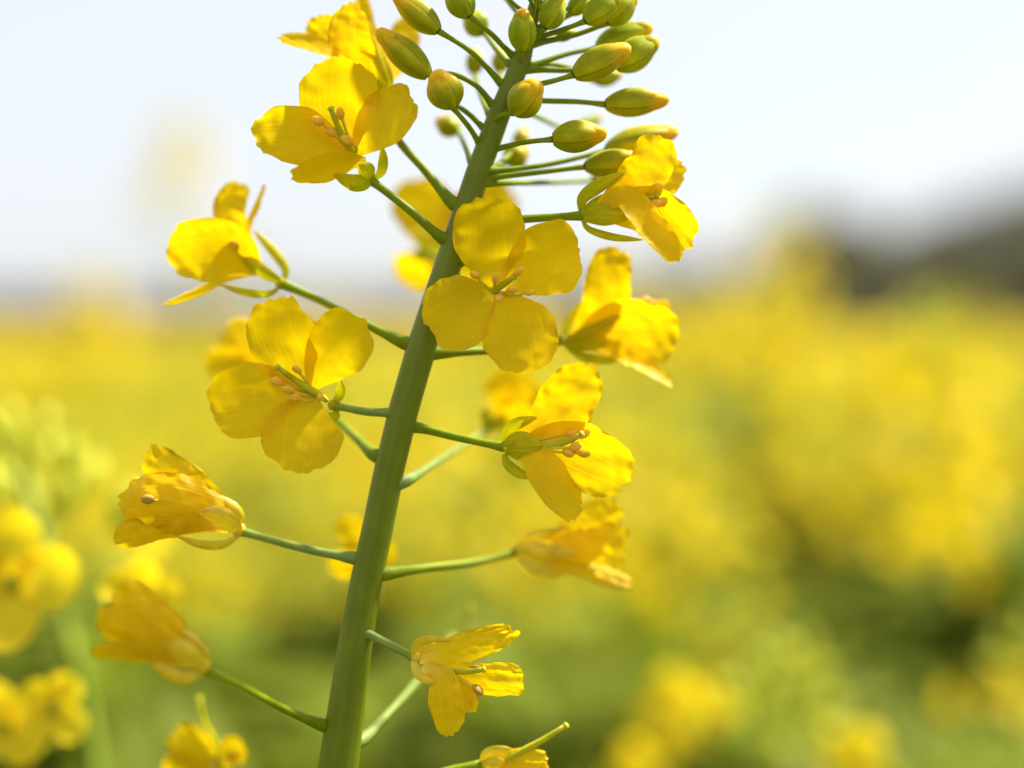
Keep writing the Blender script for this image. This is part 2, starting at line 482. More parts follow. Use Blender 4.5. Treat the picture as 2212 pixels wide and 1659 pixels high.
SEED = [1]
def flower(rec, ped, petals, sepals=(), pistil=None, stamens=(), old=False, label=None, pr=(9.5, 8.6), wax=False, rec_r=13):
    rw = P(rec)
    first = Vector(petals[0]['pts'][0]) if petals else Vector(rec)
    ax = (P(first) - rw)
    if ax.length < 1e-6: ax = Vector((0, 0, 1))
    mb = MB()
    blob(mb, rw - ax.normalized() * rec_r * S * 0.7, ax, rec_r * 1.9 * S, rec_r * S, n=9, seg=14)
    f = obj('flower', mb, M['sepal_old' if old else 'sepal'], raceme, rw)
    if label: f['label'] = label
    if ped: pedicel(f, ped, pr[0], pr[1], 'pedicel_wax' if wax else 'pedicel')
    pm = M['petal_old' if old else 'petal']
    for k in petals:
        k = dict(k)
        SEED[0] += 1
        k.setdefault('seed', SEED[0])
        if old: k['ruf'] = k.get('ruf', 4.0) * 1.3; k['pleat'] = k.get('pleat', 1.2); k['wob'] = 0.08
        v, fc, uv = sheet(**k)
        obj('petal', MB().add([P(q) for q in v], fc, uv), pm, f, P(v[0]))
    for k in sepals:
        k = dict(k)
        SEED[0] += 1
        k['hw'] *= 1.05; k.setdefault('seed', SEED[0]); k.setdefault('kind', 'sepal'); k.setdefault('curl', 0.9)
        k.setdefault('ruf', 1.0); k.setdefault('nu', 18); k.setdefault('nv', 9); k.setdefault('flip', -1)
        v, fc, uv = sheet(**k)
        obj('sepal', MB().add([P(q) for q in v], fc, uv), M['sepal_old' if old else 'sepal'], f, P(v[0]))
    if pistil:
        w = path_px(pistil)
        mb = MB()
        tube(mb, w, [5.5 * S, 7.5 * S, 7.5 * S, 6.5 * S, 5.5 * S], n=14, seg=12)
        e = (w[-1] - w[-2]).normalized()
        blob(mb, w[-1] - e * 4 * S, e, 11 * S, 8.0 * S, n=8, seg=12)
        obj('pistil', mb, M['pistil'], f, w[0])
    for st in stamens:
        w = path_px(st)
        mb = MB()
        tube(mb, w, [4.0 * S, 3.4 * S, 3.0 * S], n=10, seg=8, m=0)
        e = (w[-1] - w[-2]).normalized()
        rr = random.Random(int(st[-1][0] * 7 + st[-1][1]))
        e = (e + Vector((rr.uniform(-.5, .5), rr.uniform(-.3, .3), rr.uniform(-.5, .5)))).normalized()
        blob(mb, w[-1] - e * 13 * S, e, 32 * S, 9.0 * S, n=10, seg=10, m=1, lobes=2, amp=0.22, ph=rr.uniform(0, 6))
        obj('stamen', mb, [M['filament'], M['anther_old' if old else 'anther']], f, w[0])
    return f

def pt(pts, hw, **k):
    d = dict(pts=pts, hw=hw); d.update(k); return d

# A  upper left, face towards the lens
flower((800, 386, 45), [(955, 514, 50), (880, 450, 40), (797, 386, 45)], [
    pt([(757, 328, 24), (742, 262, 20), (735, 192, 6), (738, 125, -12)], 84, curl=0.35, um=0.58),
    pt([(762, 334, 20), (800, 292, 2), (846, 246, -16), (893, 204, -34)], 55, tilt=-18, curl=0.4, ruf=4.5),
    pt([(757, 334, 20), (700, 310, 4), (625, 290, -14), (548, 292, -26)], 60, curl=0.45, ruf=4),
    pt([(790, 345, 16), (735, 352, -22), (680, 366, -48), (627, 378, -56)], 40, tilt=(-40, -52), curl=0.3, ruf=4)],
    [pt([(803, 388, 40), (785, 397, 16), (757, 395, -8), (722, 378, -20)], 19, tilt=-25),
     pt([(806, 388, 50), (824, 372, 40), (829, 345, 26), (826, 314, 16)], 11, tilt=20),
     pt([(800, 386, 30), (790, 368, 6), (775, 356, -4)], 19)],
    [(768, 342, 18), (752, 318, 0), (733, 280, -28), (715, 236, -52)],
    [[(764, 338, 18), (735, 300, -20), (690, 262, -48)], [(764, 336, 18), (750, 290, -18), (736, 248, -40)],
     [(762, 340, 16), (742, 312, -10), (718, 286, -30)], [(766, 338, 16), (770, 318, -8), (752, 304, -22)]])

# B  behind and above A
flower((826, 212, 130), [(980, 440, 62), (918, 368, 90), (856, 296, 120), (826, 212, 130)], [
    pt([(812, 195, 135), (775, 140, 110), (752, 80, 95), (762, 6, 92)], 44, curl=0.5, um=0.55),
    pt([(808, 190, 140), (740, 125, 120), (680, 98, 112), (602, 80, 116)], 22, tilt=35, curl=0.6),
    pt([(810, 190, 150), (760, 120, 160), (705, 70, 165), (668, 46, 165)], 40, curl=0.4),
    pt([(815, 190, 160), (800, 110, 185), (784, 50, 200), (778, -12, 205)], 26, tilt=30, curl=0.5),
    pt([(828, 190, 175), (845, 140, 225), (868, 90, 260), (885, 36, 275)], 36, tilt=15, curl=0.5)],
    [pt([(828, 212, 125), (828, 165, 112), (815, 120, 108), (802, 70, 110)], 12, tilt=15),
     pt([(830, 212, 138), (838, 190, 128), (834, 150, 120), (828, 120, 122)], 12),
     pt([(820, 212, 128), (806, 180, 118), (792, 150, 112)], 12)])

# C  left, seen from the side
flower((608, 612, 190), [(877, 742, 66), (790, 700, 110), (700, 652, 160), (608, 612, 190)], [
    pt([(560, 586, 170), (505, 545, 140), (435, 538, 120), (361, 548, 128)], 66, tilt=-12, curl=0.45, um=0.56),
    pt([(555, 585, 195), (515, 510, 205), (495, 450, 215), (524, 396, 225)], 34, curl=0.7, um=0.6, ruf=4),
    pt([(560, 585, 190), (533, 500, 190), (550, 450, 195), (572, 397, 200)], 15, tilt=65, curl=0.5),
    pt([(560, 592, 180), (490, 600, 165), (420, 632, 158), (357, 656, 152)], 17, tilt=-60, curl=0.35)],
    [pt([(612, 606, 192), (618, 580, 200), (590, 540, 205), (549, 497, 200)], 11, tilt=20),
     pt([(606, 606, 176), (575, 590, 160), (540, 565, 152), (506, 538, 150)], 14),
     pt([(604, 620, 185), (580, 634, 172), (530, 632, 165), (474, 614, 165)], 9, tilt=-30)],
    [(590, 600, 188), (545, 560, 170), (512, 520, 160)],
    [[(585, 598, 186), (545, 550, 165), (515, 510, 150)], [(585, 598, 186), (540, 555, 160), (508, 530, 140)]])

# D  front left, wide open
flower((722, 876, 60), [(850, 892, 52), (790, 889, 52), (722, 876, 58)], [
    pt([(662, 838, 26), (632, 775, 12), (602, 712, -6), (598, 644, -16)], 74, curl=0.35, um=0.55, ruf=4.5),
    pt([(672, 838, 26), (700, 790, 8), (738, 738, -14), (782, 690, -26)], 66, curl=0.5, um=0.64, ruf=4.5),
    pt([(655, 845, 24), (592, 850, 6), (522, 866, -16), (451, 872, -30)], 78, curl=0.35, um=0.58),
    pt([(668, 850, 22), (655, 905, -2), (645, 960, -26), (638, 1018, -42)], 84, curl=0.32, um=0.6)],
    [pt([(722, 872, 52), (735, 850, 40), (735, 820, 30)], 10), pt([(728, 886, 55), (722, 900, 45), (700, 900, 30)], 11)],
    [(706, 866, 20), (690, 852, 6), (645, 826, -16), (600, 794, -38)],
    [[(680, 852, 20), (640, 840, -10), (601, 825, -34)], [(680, 848, 20), (662, 824, -10), (643, 800, -34)],
     [(680, 854, 18), (652, 852, -10), (626, 843, -30)], [(690, 856, 16), (696, 862, 0), (692, 858, -22)],
     [(684, 858, 16), (662, 866, -4), (640, 858, -18)]], wax=True)

# D'  behind D
flower((640, 850, 500), [(813, 985, 72), (772, 948, 200), (731, 912, 330), (640, 850, 500)], [
    pt([(600, 815, 510), (560, 770, 520), (525, 735, 530), (492, 700, 545)], 46, curl=0.4),
    pt([(600, 820, 500), (540, 800, 500), (490, 790, 505), (443, 800, 510)], 42, curl=0.4),
    pt([(605, 820, 520), (600, 770, 560), (590, 740, 580), (590, 710, 590)], 40, curl=0.4),
    pt([(600, 825, 490), (560, 850, 470), (520, 860, 460), (490, 880, 455)], 36, tilt=40)],
    [pt([(640, 848, 495), (620, 820, 485), (590, 800, 480)], 12)])

# E  centre, in front of the stalk
flower((1052, 640, 66), [(952, 628, 40), (985, 600, 60), (1010, 612, 76), (1052, 640, 66)], [
    pt([(1070, 618, 26), (1062, 565, 12), (1057, 492, -6), (1062, 428, -20)], 78, curl=0.32, um=0.60, ruf=5),
    pt([(1084, 620, 28), (1135, 588, 14), (1192, 560, -6), (1254, 548, -22)], 80, curl=0.34, um=0.74),
    pt([(1072, 630, 26), (1030, 652, 10), (982, 676, -12), (924, 706, -28)], 78, curl=0.34, um=0.58, ruf=4.5),
    pt([(1084, 634, 24), (1108, 690, 2), (1130, 742, -24), (1140, 803, -38)], 80, curl=0.4, um=0.56, ruf=5)],
    [pt([(1052, 640, 62), (1040, 610, 50), (1050, 580, 40)], 12), pt([(1052, 645, 62), (1040, 660, 50), (1045, 690, 36)], 12)],
    [(1064, 630, 20), (1082, 618, -6), (1110, 598, -34)],
    [[(1066, 632, 20), (1046, 616, -8), (1028, 596, -34)], [(1070, 628, 20), (1096, 606, -10), (1118, 588, -38)],
     [(1068, 626, 20), (1068, 616, -10), (1070, 602, -30)], [(1072, 632, 20), (1090, 632, -10), (1104, 627, -34)],
     [(1072, 634, 20), (1108, 640, -10), (1142, 632, -38)], [(1070, 636, 20), (1072, 642, -6), (1078, 642, -26)]])

# X  behind the stalk at E's height, seen from its back
flower((925, 545, 560), [(1000, 560, 72), (965, 560, 320), (925, 545, 560)], [
    pt([(920, 540, 580), (920, 490, 610), (918, 440, 630), (925, 385, 640)], 66, curl=0.3),
    pt([(915, 548, 580), (900, 570, 600), (890, 590, 610), (872, 612, 615)], 46, curl=0.3, um=0.5),
    pt([(930, 540, 590), (990, 495, 620), (1050, 450, 650), (1100, 405, 670)], 60, curl=0.3),
    pt([(930, 550, 590), (970, 590, 610), (1010, 620, 620), (1040, 660, 630)], 50, curl=0.3)],
    [pt([(925, 545, 560), (912, 520, 555), (905, 490, 565)], 14), pt([(925, 550, 560), (905, 550, 548), (885, 545, 560)], 13),
     pt([(930, 545, 560), (945, 525, 555), (955, 505, 565)], 13)])

# F  right, side view
flower((1214, 737, 250), [(945, 762, 66), (1060, 757, 140), (1140, 748, 210), (1214, 737, 250)], [
    pt([(1235, 728, 245), (1300, 660, 225), (1312, 595, 215), (1338, 536, 220)], 50, tilt=10, curl=0.5, um=0.62, cr_=1.1),
    pt([(1240, 735, 235), (1330, 708, 205), (1400, 720, 190), (1466, 730, 195)], 64, tilt=10, curl=0.55, um=0.62),
    pt([(1240, 742, 240), (1330, 765, 215), (1395, 795, 200), (1454, 832, 195)], 22, tilt=-45, curl=0.5),
    pt([(1240, 732, 260), (1330, 700, 275), (1390, 680, 285), (1452, 672, 295)], 38, tilt=-10, curl=0.5)],
    [pt([(1217, 730, 250), (1226, 700, 250), (1248, 665, 252), (1272, 640, 258)], 10, tilt=20),
     pt([(1220, 735, 232), (1255, 722, 212), (1300, 703, 200), (1350, 672, 200)], 11),
     pt([(1220, 745, 240), (1255, 768, 225), (1300, 777, 218), (1347, 775, 218)], 10, tilt=-20),
     pt([(1220, 740, 236), (1260, 742, 212), (1310, 745, 200)], 16)],
    [(1240, 735, 245), (1320, 690, 235), (1388, 656, 235)],
    [[(1240, 735, 245), (1320, 690, 240), (1390, 650, 240)], [(1240, 735, 245), (1330, 690, 250), (1402, 662, 250)]])

# G  upper right, opening to the right
flower((1258, 464, 20), [(1002, 488, 66), (1080, 478, 56), (1150, 472, 44), (1258, 466, 20)], [
    pt([(1285, 455, 22), (1362, 410, 22), (1408, 355, 14), (1412, 292, 8)], 50, tilt=-12, curl=0.4, cl=1.0, um=0.62, ruf=4),
    pt([(1285, 462, 20), (1380, 450, 14), (1440, 472, -2), (1492, 528, -8)], 58, tilt=16, curl=0.5, um=0.62, ruf=4),
    pt([(1285, 462, 10), (1345, 425, -24), (1400, 480, -46), (1468, 566, -44)], 32, tilt=-18, curl=0.5, um=0.55, ruf=3),
    pt([(1285, 460, 26), (1370, 410, 50), (1425, 380, 66), (1474, 362, 76)], 48, tilt=10, curl=0.4, um=0.62)],
    [pt([(1256, 456, 18), (1260, 428, 12), (1295, 402, 8), (1350, 374, 10)], 15, tilt=15, curl=0.8),
     pt([(1260, 470, 8), (1290, 462, -10), (1330, 462, -18), (1362, 468, -22)], 24, tilt=-10, curl=0.8),
     pt([(1258, 474, 14), (1272, 494, 6), (1320, 510, 0), (1388, 518, 0)], 9, tilt=-25),
     pt([(1260, 460, 30), (1300, 440, 34), (1350, 420, 34)], 18)],
    [(1290, 458, 16), (1360, 436, 4), (1418, 424, -6)],
    [[(1290, 458, 16), (1370, 428, 8), (1416, 406, 2)], [(1290, 458, 16), (1375, 445, 0), (1428, 438, -8)],
     [(1290, 458, 16), (1370, 436, 14), (1408, 416, 12)], [(1290, 460, 12), (1370, 450, -8), (1412, 442, -16)],
     [(1290, 460, 12), (1370, 458, -6), (1404, 456, -12)]])

# H  right of the stalk below E
flower((1088, 966, 30), [(893, 922, 66), (985, 944, 52), (1088, 966, 32)], [
    pt([(1110, 955, 30), (1180, 915, 24), (1238, 850, 12), (1268, 786, 4)], 62, tilt=-10, curl=0.35, cl=0.95, um=0.64, ruf=5, pleat=2),
    pt([(1110, 965, 26), (1205, 965, 12), (1290, 1000, -8), (1360, 1030, -18)], 70, tilt=12, curl=0.45, um=0.64, ruf=4.5, pleat=2),
    pt([(1110, 970, 20), (1152, 985, -22), (1195, 1050, -42), (1250, 1122, -46)], 42, tilt=-18, curl=0.7, um=0.55, ruf=5),
    pt([(1112, 955, 36), (1180, 930, 60), (1225, 900, 80), (1270, 870, 92)], 44, tilt=20, curl=0.4)],
    [pt([(1088, 956, 28), (1094, 935, 20), (1118, 916, 14), (1160, 902, 14)], 13, tilt=15),
     pt([(1088, 967, 18), (1112, 963, -4), (1138, 962, -14), (1170, 964, -20)], 29, tilt=-8, curl=0.6),
     pt([(1090, 980, 20), (1096, 1000, 10), (1120, 1020, 4), (1156, 1032, 4)], 12, tilt=-20),
     pt([(1090, 960, 38), (1120, 945, 42), (1150, 930, 42)], 16)],
    [(1115, 964, 22), (1180, 964, -8), (1226, 954, -24), (1256, 938, -36)],
    [[(1115, 962, 22), (1200, 952, 0), (1258, 938, -14)], [(1115, 962, 22), (1185, 945, 6), (1232, 936, -6)],
     [(1115, 968, 18), (1190, 968, -16), (1240, 966, -36)], [(1115, 968, 18), (1200, 976, -16), (1258, 980, -36)],
     [(1115, 968, 18), (1180, 974, -12), (1224, 978, -26)]])

# I  blurred behind H
flower((1058, 922, 540), [(875, 1040, 74), (950, 994, 280), (1020, 950, 470), (1058, 922, 540)], [
    pt([(1072, 900, 545), (1090, 870, 540), (1105, 835, 540), (1112, 795, 545)], 46, curl=0.5),
    pt([(1075, 905, 545), (1110, 890, 550), (1145, 870, 560), (1178, 850, 570)], 42, curl=0.5),
    pt([(1070, 910, 530), (1100, 905, 505), (1130, 910, 490), (1160, 925, 480)], 34, curl=0.4),
    pt([(1070, 900, 560), (1080, 860, 590), (1090, 830, 600), (1100, 800, 610)], 38)],
    [pt([(1058, 922, 535), (1048, 905, 525), (1050, 880, 522)], 14), pt([(1060, 925, 530), (1075, 915, 515), (1095, 905, 512)], 15)], pr=(8.5, 8), wax=True)

# J  fading flower on the right
flower((1116, 1186, 310), [(838, 1238, 66), (930, 1226, 160), (1030, 1214, 250), (1116, 1192, 310)], [
    pt([(1130, 1180, 305), (1215, 1165, 290), (1275, 1130, 282), (1340, 1092, 285)], 42, tilt=10, curl=0.7, um=0.68, flip=-1, ruf=6),
    pt([(1130, 1180, 300), (1230, 1180, 275), (1300, 1165, 268), (1356, 1150, 275)], 42, tilt=-10, curl=0.8, um=0.66, flip=-1, ruf=6),
    pt([(1130, 1195, 300), (1220, 1212, 280), (1290, 1235, 272), (1366, 1262, 272)], 26, tilt=-30, curl=0.8, um=0.66, kind='wilt', flip=-1),
    pt([(1130, 1190, 320), (1220, 1190, 325), (1290, 1200, 330), (1345, 1210, 335)], 34, curl=0.8)],
    [pt([(1112, 1180, 305), (1140, 1160, 292), (1185, 1148, 285), (1235, 1135, 286)], 12),
     pt([(1114, 1190, 295), (1150, 1188, 272), (1200, 1192, 262), (1245, 1196, 262)], 22),
     pt([(1116, 1204, 300), (1150, 1232, 290), (1200, 1236, 284), (1245, 1226, 286)], 13)], old=True, label='fading amber flower half closed')

# K  wilted, lower left
flower((518, 1146, 90), [(768, 1206, 62), (680, 1190, 66), (600, 1170, 80), (520, 1148, 90)], [
    pt([(505, 1135, 80), (450, 1103, 58), (390, 1084, 36), (330, 1076, 32), (258, 1080, 58)], 68, tilt=8, curl=1.1, um=0.52, flip=-1, ruf=7),
    pt([(505, 1130, 90), (440, 1085, 85), (380, 1038, 82), (314, 974, 88)], 48, tilt=-12, curl=0.5, um=0.48, flip=-1, ruf=6),
    pt([(500, 1142, 80), (430, 1130, 60), (350, 1140, 50), (246, 1164, 56)], 34, tilt=-22, curl=0.8, um=0.78, kind='wilt', flip=-1, ruf=6, pleat=3),
    pt([(500, 1130, 105), (430, 1100, 125), (350, 1090, 135), (280, 1060, 140)], 52, curl=0.6, kind='wilt', flip=-1, ruf=6),
    ],
    [pt([(522, 1138, 86), (515, 1108, 80), (485, 1085, 76), (448, 1064, 76)], 13, tilt=12, curl=0.9),
     pt([(520, 1146, 74), (495, 1128, 52), (465, 1112, 46), (430, 1106, 44)], 21, tilt=-6, curl=0.7),
     pt([(516, 1158, 82), (480, 1178, 72), (430, 1176, 68), (384, 1160, 70)], 10, tilt=-20, curl=0.9)],
    None, [[(420, 1100, 70), (360, 1086, 45), (322, 1078, 20)]], old=True, label='wilting flower with petals folded shut, dark hole at its mouth', wax=True, rec_r=17)

# L  blurred wilted flower nearer to the lens
flower((440, 1440, -230), [(697, 1566, 50), (610, 1530, -60), (520, 1482, -190), (444, 1444, -230)], [
    pt([(425, 1425, -240), (360, 1370, -260), (310, 1325, -265), (262, 1262, -260)], 50, curl=0.8, um=0.6, flip=-1, ruf=6),
    pt([(420, 1430, -245), (350, 1390, -275), (280, 1360, -280), (206, 1336, -275)], 46, tilt=-20, curl=0.8, um=0.66, flip=-1, ruf=7),
    pt([(420, 1438, -240), (350, 1420, -265), (280, 1412, -270), (200, 1410, -265)], 26, tilt=-35, curl=0.8, um=0.66, kind='wilt', flip=-1),
    pt([(425, 1425, -220), (370, 1360, -215), (330, 1320, -210), (300, 1280, -205)], 36, curl=0.8)],
    [pt([(446, 1430, -234), (440, 1405, -242), (400, 1372, -248), (364, 1350, -248)], 14, curl=1.0),
     pt([(444, 1440, -248), (415, 1420, -270), (375, 1395, -280), (340, 1378, -280)], 22, curl=0.8),
     pt([(436, 1452, -236), (400, 1464, -248), (360, 1450, -256), (320, 1424, -256)], 15, curl=0.9)], old=True, label='out of focus wilted amber flower', pr=(9, 8), rec_r=18)

# small blurred flower right behind the stalk
flower((800, 1180, 420), [(815, 1150, 74), (808, 1170, 260), (800, 1180, 420)], [
    pt([(790, 1180, 425), (770, 1160, 430), (755, 1140, 432), (748, 1112, 434)], 34),
    pt([(788, 1185, 425), (765, 1195, 425), (745, 1215, 428), (722, 1242, 430)], 32),
    pt([(805, 1180, 430), (825, 1190, 440), (840, 1200, 444), (856, 1205, 446)], 28),
    pt([(800, 1185, 420), (805, 1210, 410), (810, 1230, 405), (815, 1250, 402)], 26)])

# M  crumpled flower at the lower right
flower((896, 1420, 20), [(790, 1368, 40), (840, 1392, 30), (894, 1419, 22)], [
    pt([(905, 1424, 16), (960, 1410, -8), (1035, 1388, -24), (1114, 1364, -26)], 33, tilt=-8, curl=0.75, um=0.5, kind='wilt', flip=-1, ruf=6, pleat=5),
    pt([(930, 1432, 20), (1000, 1462, 8), (1060, 1472, -4), (1130, 1476, -8)], 38, tilt=14, curl=0.4, cr_=1.2, um=0.86, kind='wilt', flip=-1, ruf=6, pleat=4),
    pt([(920, 1435, 10), (955, 1468, -16), (962, 1520, -30), (974, 1586, -30)], 36, tilt=10, curl=0.55, um=0.6, kind='wilt', flip=-1, ruf=4, pleat=2),
    pt([(925, 1435, 24), (985, 1480, 14), (1005, 1505, 8), (1010, 1540, 4)], 28, tilt=25, curl=0.9, um=0.6, kind='wilt', flip=-1, ruf=6, pleat=4)],
    [pt([(892, 1424, 14), (900, 1392, 2), (935, 1381, -6), (976, 1386, -8)], 9, tilt=20, curl=0.8),
     pt([(892, 1426, 10), (905, 1455, -6), (925, 1468, -12), (945, 1472, -12)], 11, tilt=-20, curl=0.8),
     pt([(892, 1415, 26), (915, 1400, 34), (950, 1395, 36)], 14)],
    [(940, 1440, 12), (1000, 1450, -6), (1044, 1446, -18)],
    [[(940, 1440, 14), (1000, 1470, -10), (1030, 1488, -20)], [(940, 1440, 14), (1000, 1450, 2), (1024, 1446, -4)]], old=True,
    label='crumpled fading flower with curled petal edges', wax=True)

# withered pistil beyond M and its pale stalk
flower((985, 1368, 560), [(778, 1602, 74), (850, 1530, 240), (910, 1462, 400), (985, 1368, 560)], [
    pt([(985, 1368, 560), (975, 1380, 555), (968, 1395, 550), (960, 1412, 548)], 14)], (),
    [(985, 1368, 560), (1000, 1348, 565), (1018, 1316, 570)], (), wax=True, pr=(8.5, 6.5), rec_r=9)

# N  spent flower at the lower edge, with long pistil
flower((1046, 1650, 100), [(772, 1720, 62), (880, 1690, 70), (970, 1664, 90), (1040, 1652, 100)], [
    pt([(1055, 1650, 96), (1085, 1645, 84), (1125, 1636, 80), (1182, 1640, 80)], 22, curl=0.9, kind='wilt', flip=-1, ruf=4),
    pt([(1055, 1655, 90), (1100, 1668, 74), (1150, 1672, 70), (1186, 1660, 72)], 26, curl=0.8, kind='wilt', flip=-1, ruf=4),
    pt([(1050, 1655, 92), (1070, 1680, 76), (1100, 1710, 70), (1120, 1740, 72)], 26, curl=0.8, kind='wilt', flip=-1, ruf=4)],
    [pt([(1040, 1648, 96), (1052, 1628, 86), (1080, 1620, 80), (1105, 1618, 80)], 11, curl=0.8),
     pt([(1042, 1658, 92), (1060, 1650, 76), (1090, 1644, 70)], 14, curl=0.8)],
    [(1060, 1655, 92), (1105, 1634, 86), (1170, 1600, 84), (1222, 1568, 84)], (), old=True, label='spent flower with a long green pistil sticking out')

# O  blurred spent flower at the lower left
flower((478, 1668, 430), [(715, 1720, 74), (600, 1710, 260), (478, 1668, 430)], [
    pt([(470, 1660, 425), (440, 1640, 410), (410, 1610, 405), (378, 1575, 405)], 42, kind='wilt', curl=0.7),
    pt([(470, 1662, 420), (430, 1665, 400), (390, 1660, 395), (350, 1665, 395)], 34, kind='wilt', curl=0.7),
    pt([(475, 1662, 430), (490, 1640, 425), (500, 1615, 424), (520, 1650, 424)], 28, kind='wilt', curl=0.7)], (),
    [(478, 1660, 425), (462, 1600, 418), (440, 1560, 415), (430, 1508, 414)], (), old=True, label='blurred spent flower with upright pistil')

# ------------------------------------------------------------------ buds
def bud_prof(u):
    return (max(0.0, math.sin(math.pi * min(1, u * 0.93 + 0.055)) ) ** 0.62) * (1.04 - 0.22 * (u - 0.35))
def bud(base, tip, hw, ped=None, green=False, pr=(6.2, 5.6), blunt=1.0, depth_ext=0.0):
    b, t = P(base), P(tip)
    ax = t - b
    rr = random.Random(int(base[0] * 3 + base[1]))
    mb = MB()
    k = (D + base[2] * S) / D
    blob(mb, b, ax, ax.length * 0.965, hw * S * k, prof=bud_prof, n=22, seg=28, lobes=4, amp=0.06, ph=rr.uniform(0, 6))
    o = obj('bud', mb, M['bud_green' if green else 'bud'], raceme, b)
    # petals peeping from between the sepal tips
    mb = MB()
    blob(mb, b + ax * 0.60, ax, ax.length * 0.405, hw * S * k * 0.70, prof=lambda u: (1 - u ** 2.3) ** 0.5 if u < 1 else 0.0, n=12, seg=20, lobes=3, amp=0.07, ph=rr.uniform(0, 6))
    obj('petal_tip', mb, M['bud_tip'] if not green else M['bud'], o, b + ax * 0.6)
    if ped:
        pedicel(o, ped + [tuple(base)], pr[0], pr[1])
    return o

def B(base, tip, hw, ped, z, zt=None, green=False, pr=(6.2, 5.6), pz=60):
    """base, tip, stalk points as photo pixels; z behind the focus plane"""
    zt = z if zt is None else zt
    pts = []
    n = len(ped)
    for i, q in enumerate(ped):
        f = i / max(1, n)
        pts.append((q[0], q[1], pz + (z - pz) * f))
    return bud((base[0], base[1], z), (tip[0], tip[1], zt), hw, pts, green, pr)

B((947, 67), (848, -14), 29, [(1088, 186), (1020, 114)], 10, 5)
B((926, 164), (814, 62), 31, [(1068, 232), (1030, 186), (976, 160)], 25, 10)
B((978, 232), (940, 151), 38, [(1040, 318), (1014, 276)], -10, -45)
B((965, 215), (930, 190), 20, [(1046, 278), (1010, 244)], 70, 80)
B((1014, 35), (968, -36), 30, [(1107, 120), (1060, 72)], 20, 10, True)
B((1046, 70), (1005, 26), 27, [(1102, 140), (1070, 104)], 180, 200, True)
B((1127, 108), (1130, 18), 32, [(1129, 140), (1126, 128)], 10, -30, True)
B((1178, 60), (1212, -10), 29, [(1140, 96), (1158, 80)], 14, 4, True)
B((1110, 244), (1166, 176), 39, [(1072, 258), (1086, 248)], -2, -40, pz=36)
B((1240, 162), (1363, 100), 34, [(1130, 190), (1190, 176)], 2, -6)
B((1290, 104), (1410, 56), 31, [(1140, 146), (1190, 128), (1236, 114)], 130, 120, True)
B((1330, 144), (1422, 84), 34, [(1142, 150), (1236, 152)], 95, 95, True)
B((1280, 172), (1344, 160), 20, [(1140, 140), (1190, 138), (1240, 150)], 260, 280, True)
B((1308, 226), (1446, 214), 32, [(1104, 214), (1180, 218), (1250, 220)], 70, 70)
B((1194, 301), (1312, 286), 33, [(1060, 325), (1130, 308)], 0, -4)
B((1264, 360), (1396, 342), 31, [(1040, 386), (1150, 374)], 90, 96)
B((1310, 326), (1466, 282), 33, [(1050, 372), (1180, 356)], 150, 160)
B((1264, 46), (1338, -12), 29, [(1150, 84), (1210, 66)], 20, 16, True)
B((1312, 50), (1374, -14), 28, [(1146, 96), (1240, 76)], 70, 70, True)
B((1232, 30), (1272, -16), 21, [(1154, 66), (1196, 52)], 80, 84, True)
B((1200, 84), (1246, 68), 13, [(1138, 102), (1170, 90)], 110, 116, True)
B((1025, 158), (1026, 104), 20, [(1060, 250), (1040, 210)], 300, 320)
B((1080, 156), (1082, 104), 18, [(1092, 230), (1084, 200)], 280, 300)
B((990, 284), (942, 258), 23, [(1020, 352), (1002, 310)], 300, 320)
B((1092, 350), (1140, 320), 27, [(1050, 372), (1070, 364)], 280, 290)
B((1116, 318), (1136, 274), 17, [(1060, 366), (1090, 344)], 330, 350)
B((1238, 290), (1300, 250), 16, [(1100, 226), (1170, 256)], 420, 440, True)
B((1280, 390), (1300, 376), 12, [(1050, 395), (1160, 395)], 330, 330)
# the tight crown of young buds round the tip of the stalk
rr = random.Random(11)
for k in range(26):
    a = k * 2.39996
    h = k / 25
    yb = 18 - 150 * h
    reach = 86 * (1 - h) ** 0.8 + 14
    sx, sz = math.cos(a), math.sin(a)
    cx = 1152 + (yb < 30) * (30 - yb) * 0.16
    bx, by, bz = cx + sx * reach, yb - 24 - 26 * h, 62 + sz * reach * 1.2
    L = 58 - 22 * h
    tx, ty, tz = bx + sx * L * 0.42 * (1 - h * 0.6), by - L * 0.88, bz + sz * L * 0.4
    bud((bx, by, bz), (tx, ty, tz), 19 - 7 * h, [(cx - 2, yb + 46, 62), ((cx + bx) / 2, yb + 18, (62 + bz) / 2)], True, (4.6, 4.0))


# ------------------------------------------------------------------ materials of the field
def simple(name, c1, c2, rough=0.6, trans=0.0, scale=60.0, spec=0.3, detail=4.0):
    m, nt = new_mat(name)
    g = N(nt, 'ShaderNodeTexCoord')
    fn = N(nt, 'ShaderNodeTexNoise', Scale=scale, Detail=detail)
    nt.links.new(g.outputs['Object'], fn.inputs['Vector'])
    col = ramp(nt, fn.outputs['Fac'], [(0.35, c1), (0.65, c2)])
    pr = N(nt, 'ShaderNodeBsdfPrincipled', Roughness=rough)
    pr.inputs['Specular IOR Level'].default_value = spec
    nt.links.new(col, pr.inputs['Base Color'])
    sh = pr.outputs[0]
    if trans:
        tr = N(nt, 'ShaderNodeBsdfTranslucent'); nt.links.new(col, tr.inputs[0])
        mx = N(nt, 'ShaderNodeMixShader'); mx.inputs[0].default_value = trans
        nt.links.new(sh, mx.inputs[1]); nt.links.new(tr.outputs[0], mx.inputs[2]); sh = mx.outputs[0]
    out = N(nt, 'ShaderNodeOutputMaterial'); nt.links.new(sh, out.inputs[0])
    return m
M['f_petal'] = simple('field_petal', (0.82, 0.60, 0.006), (0.88, 0.69, 0.012), trans=0.5, scale=80)
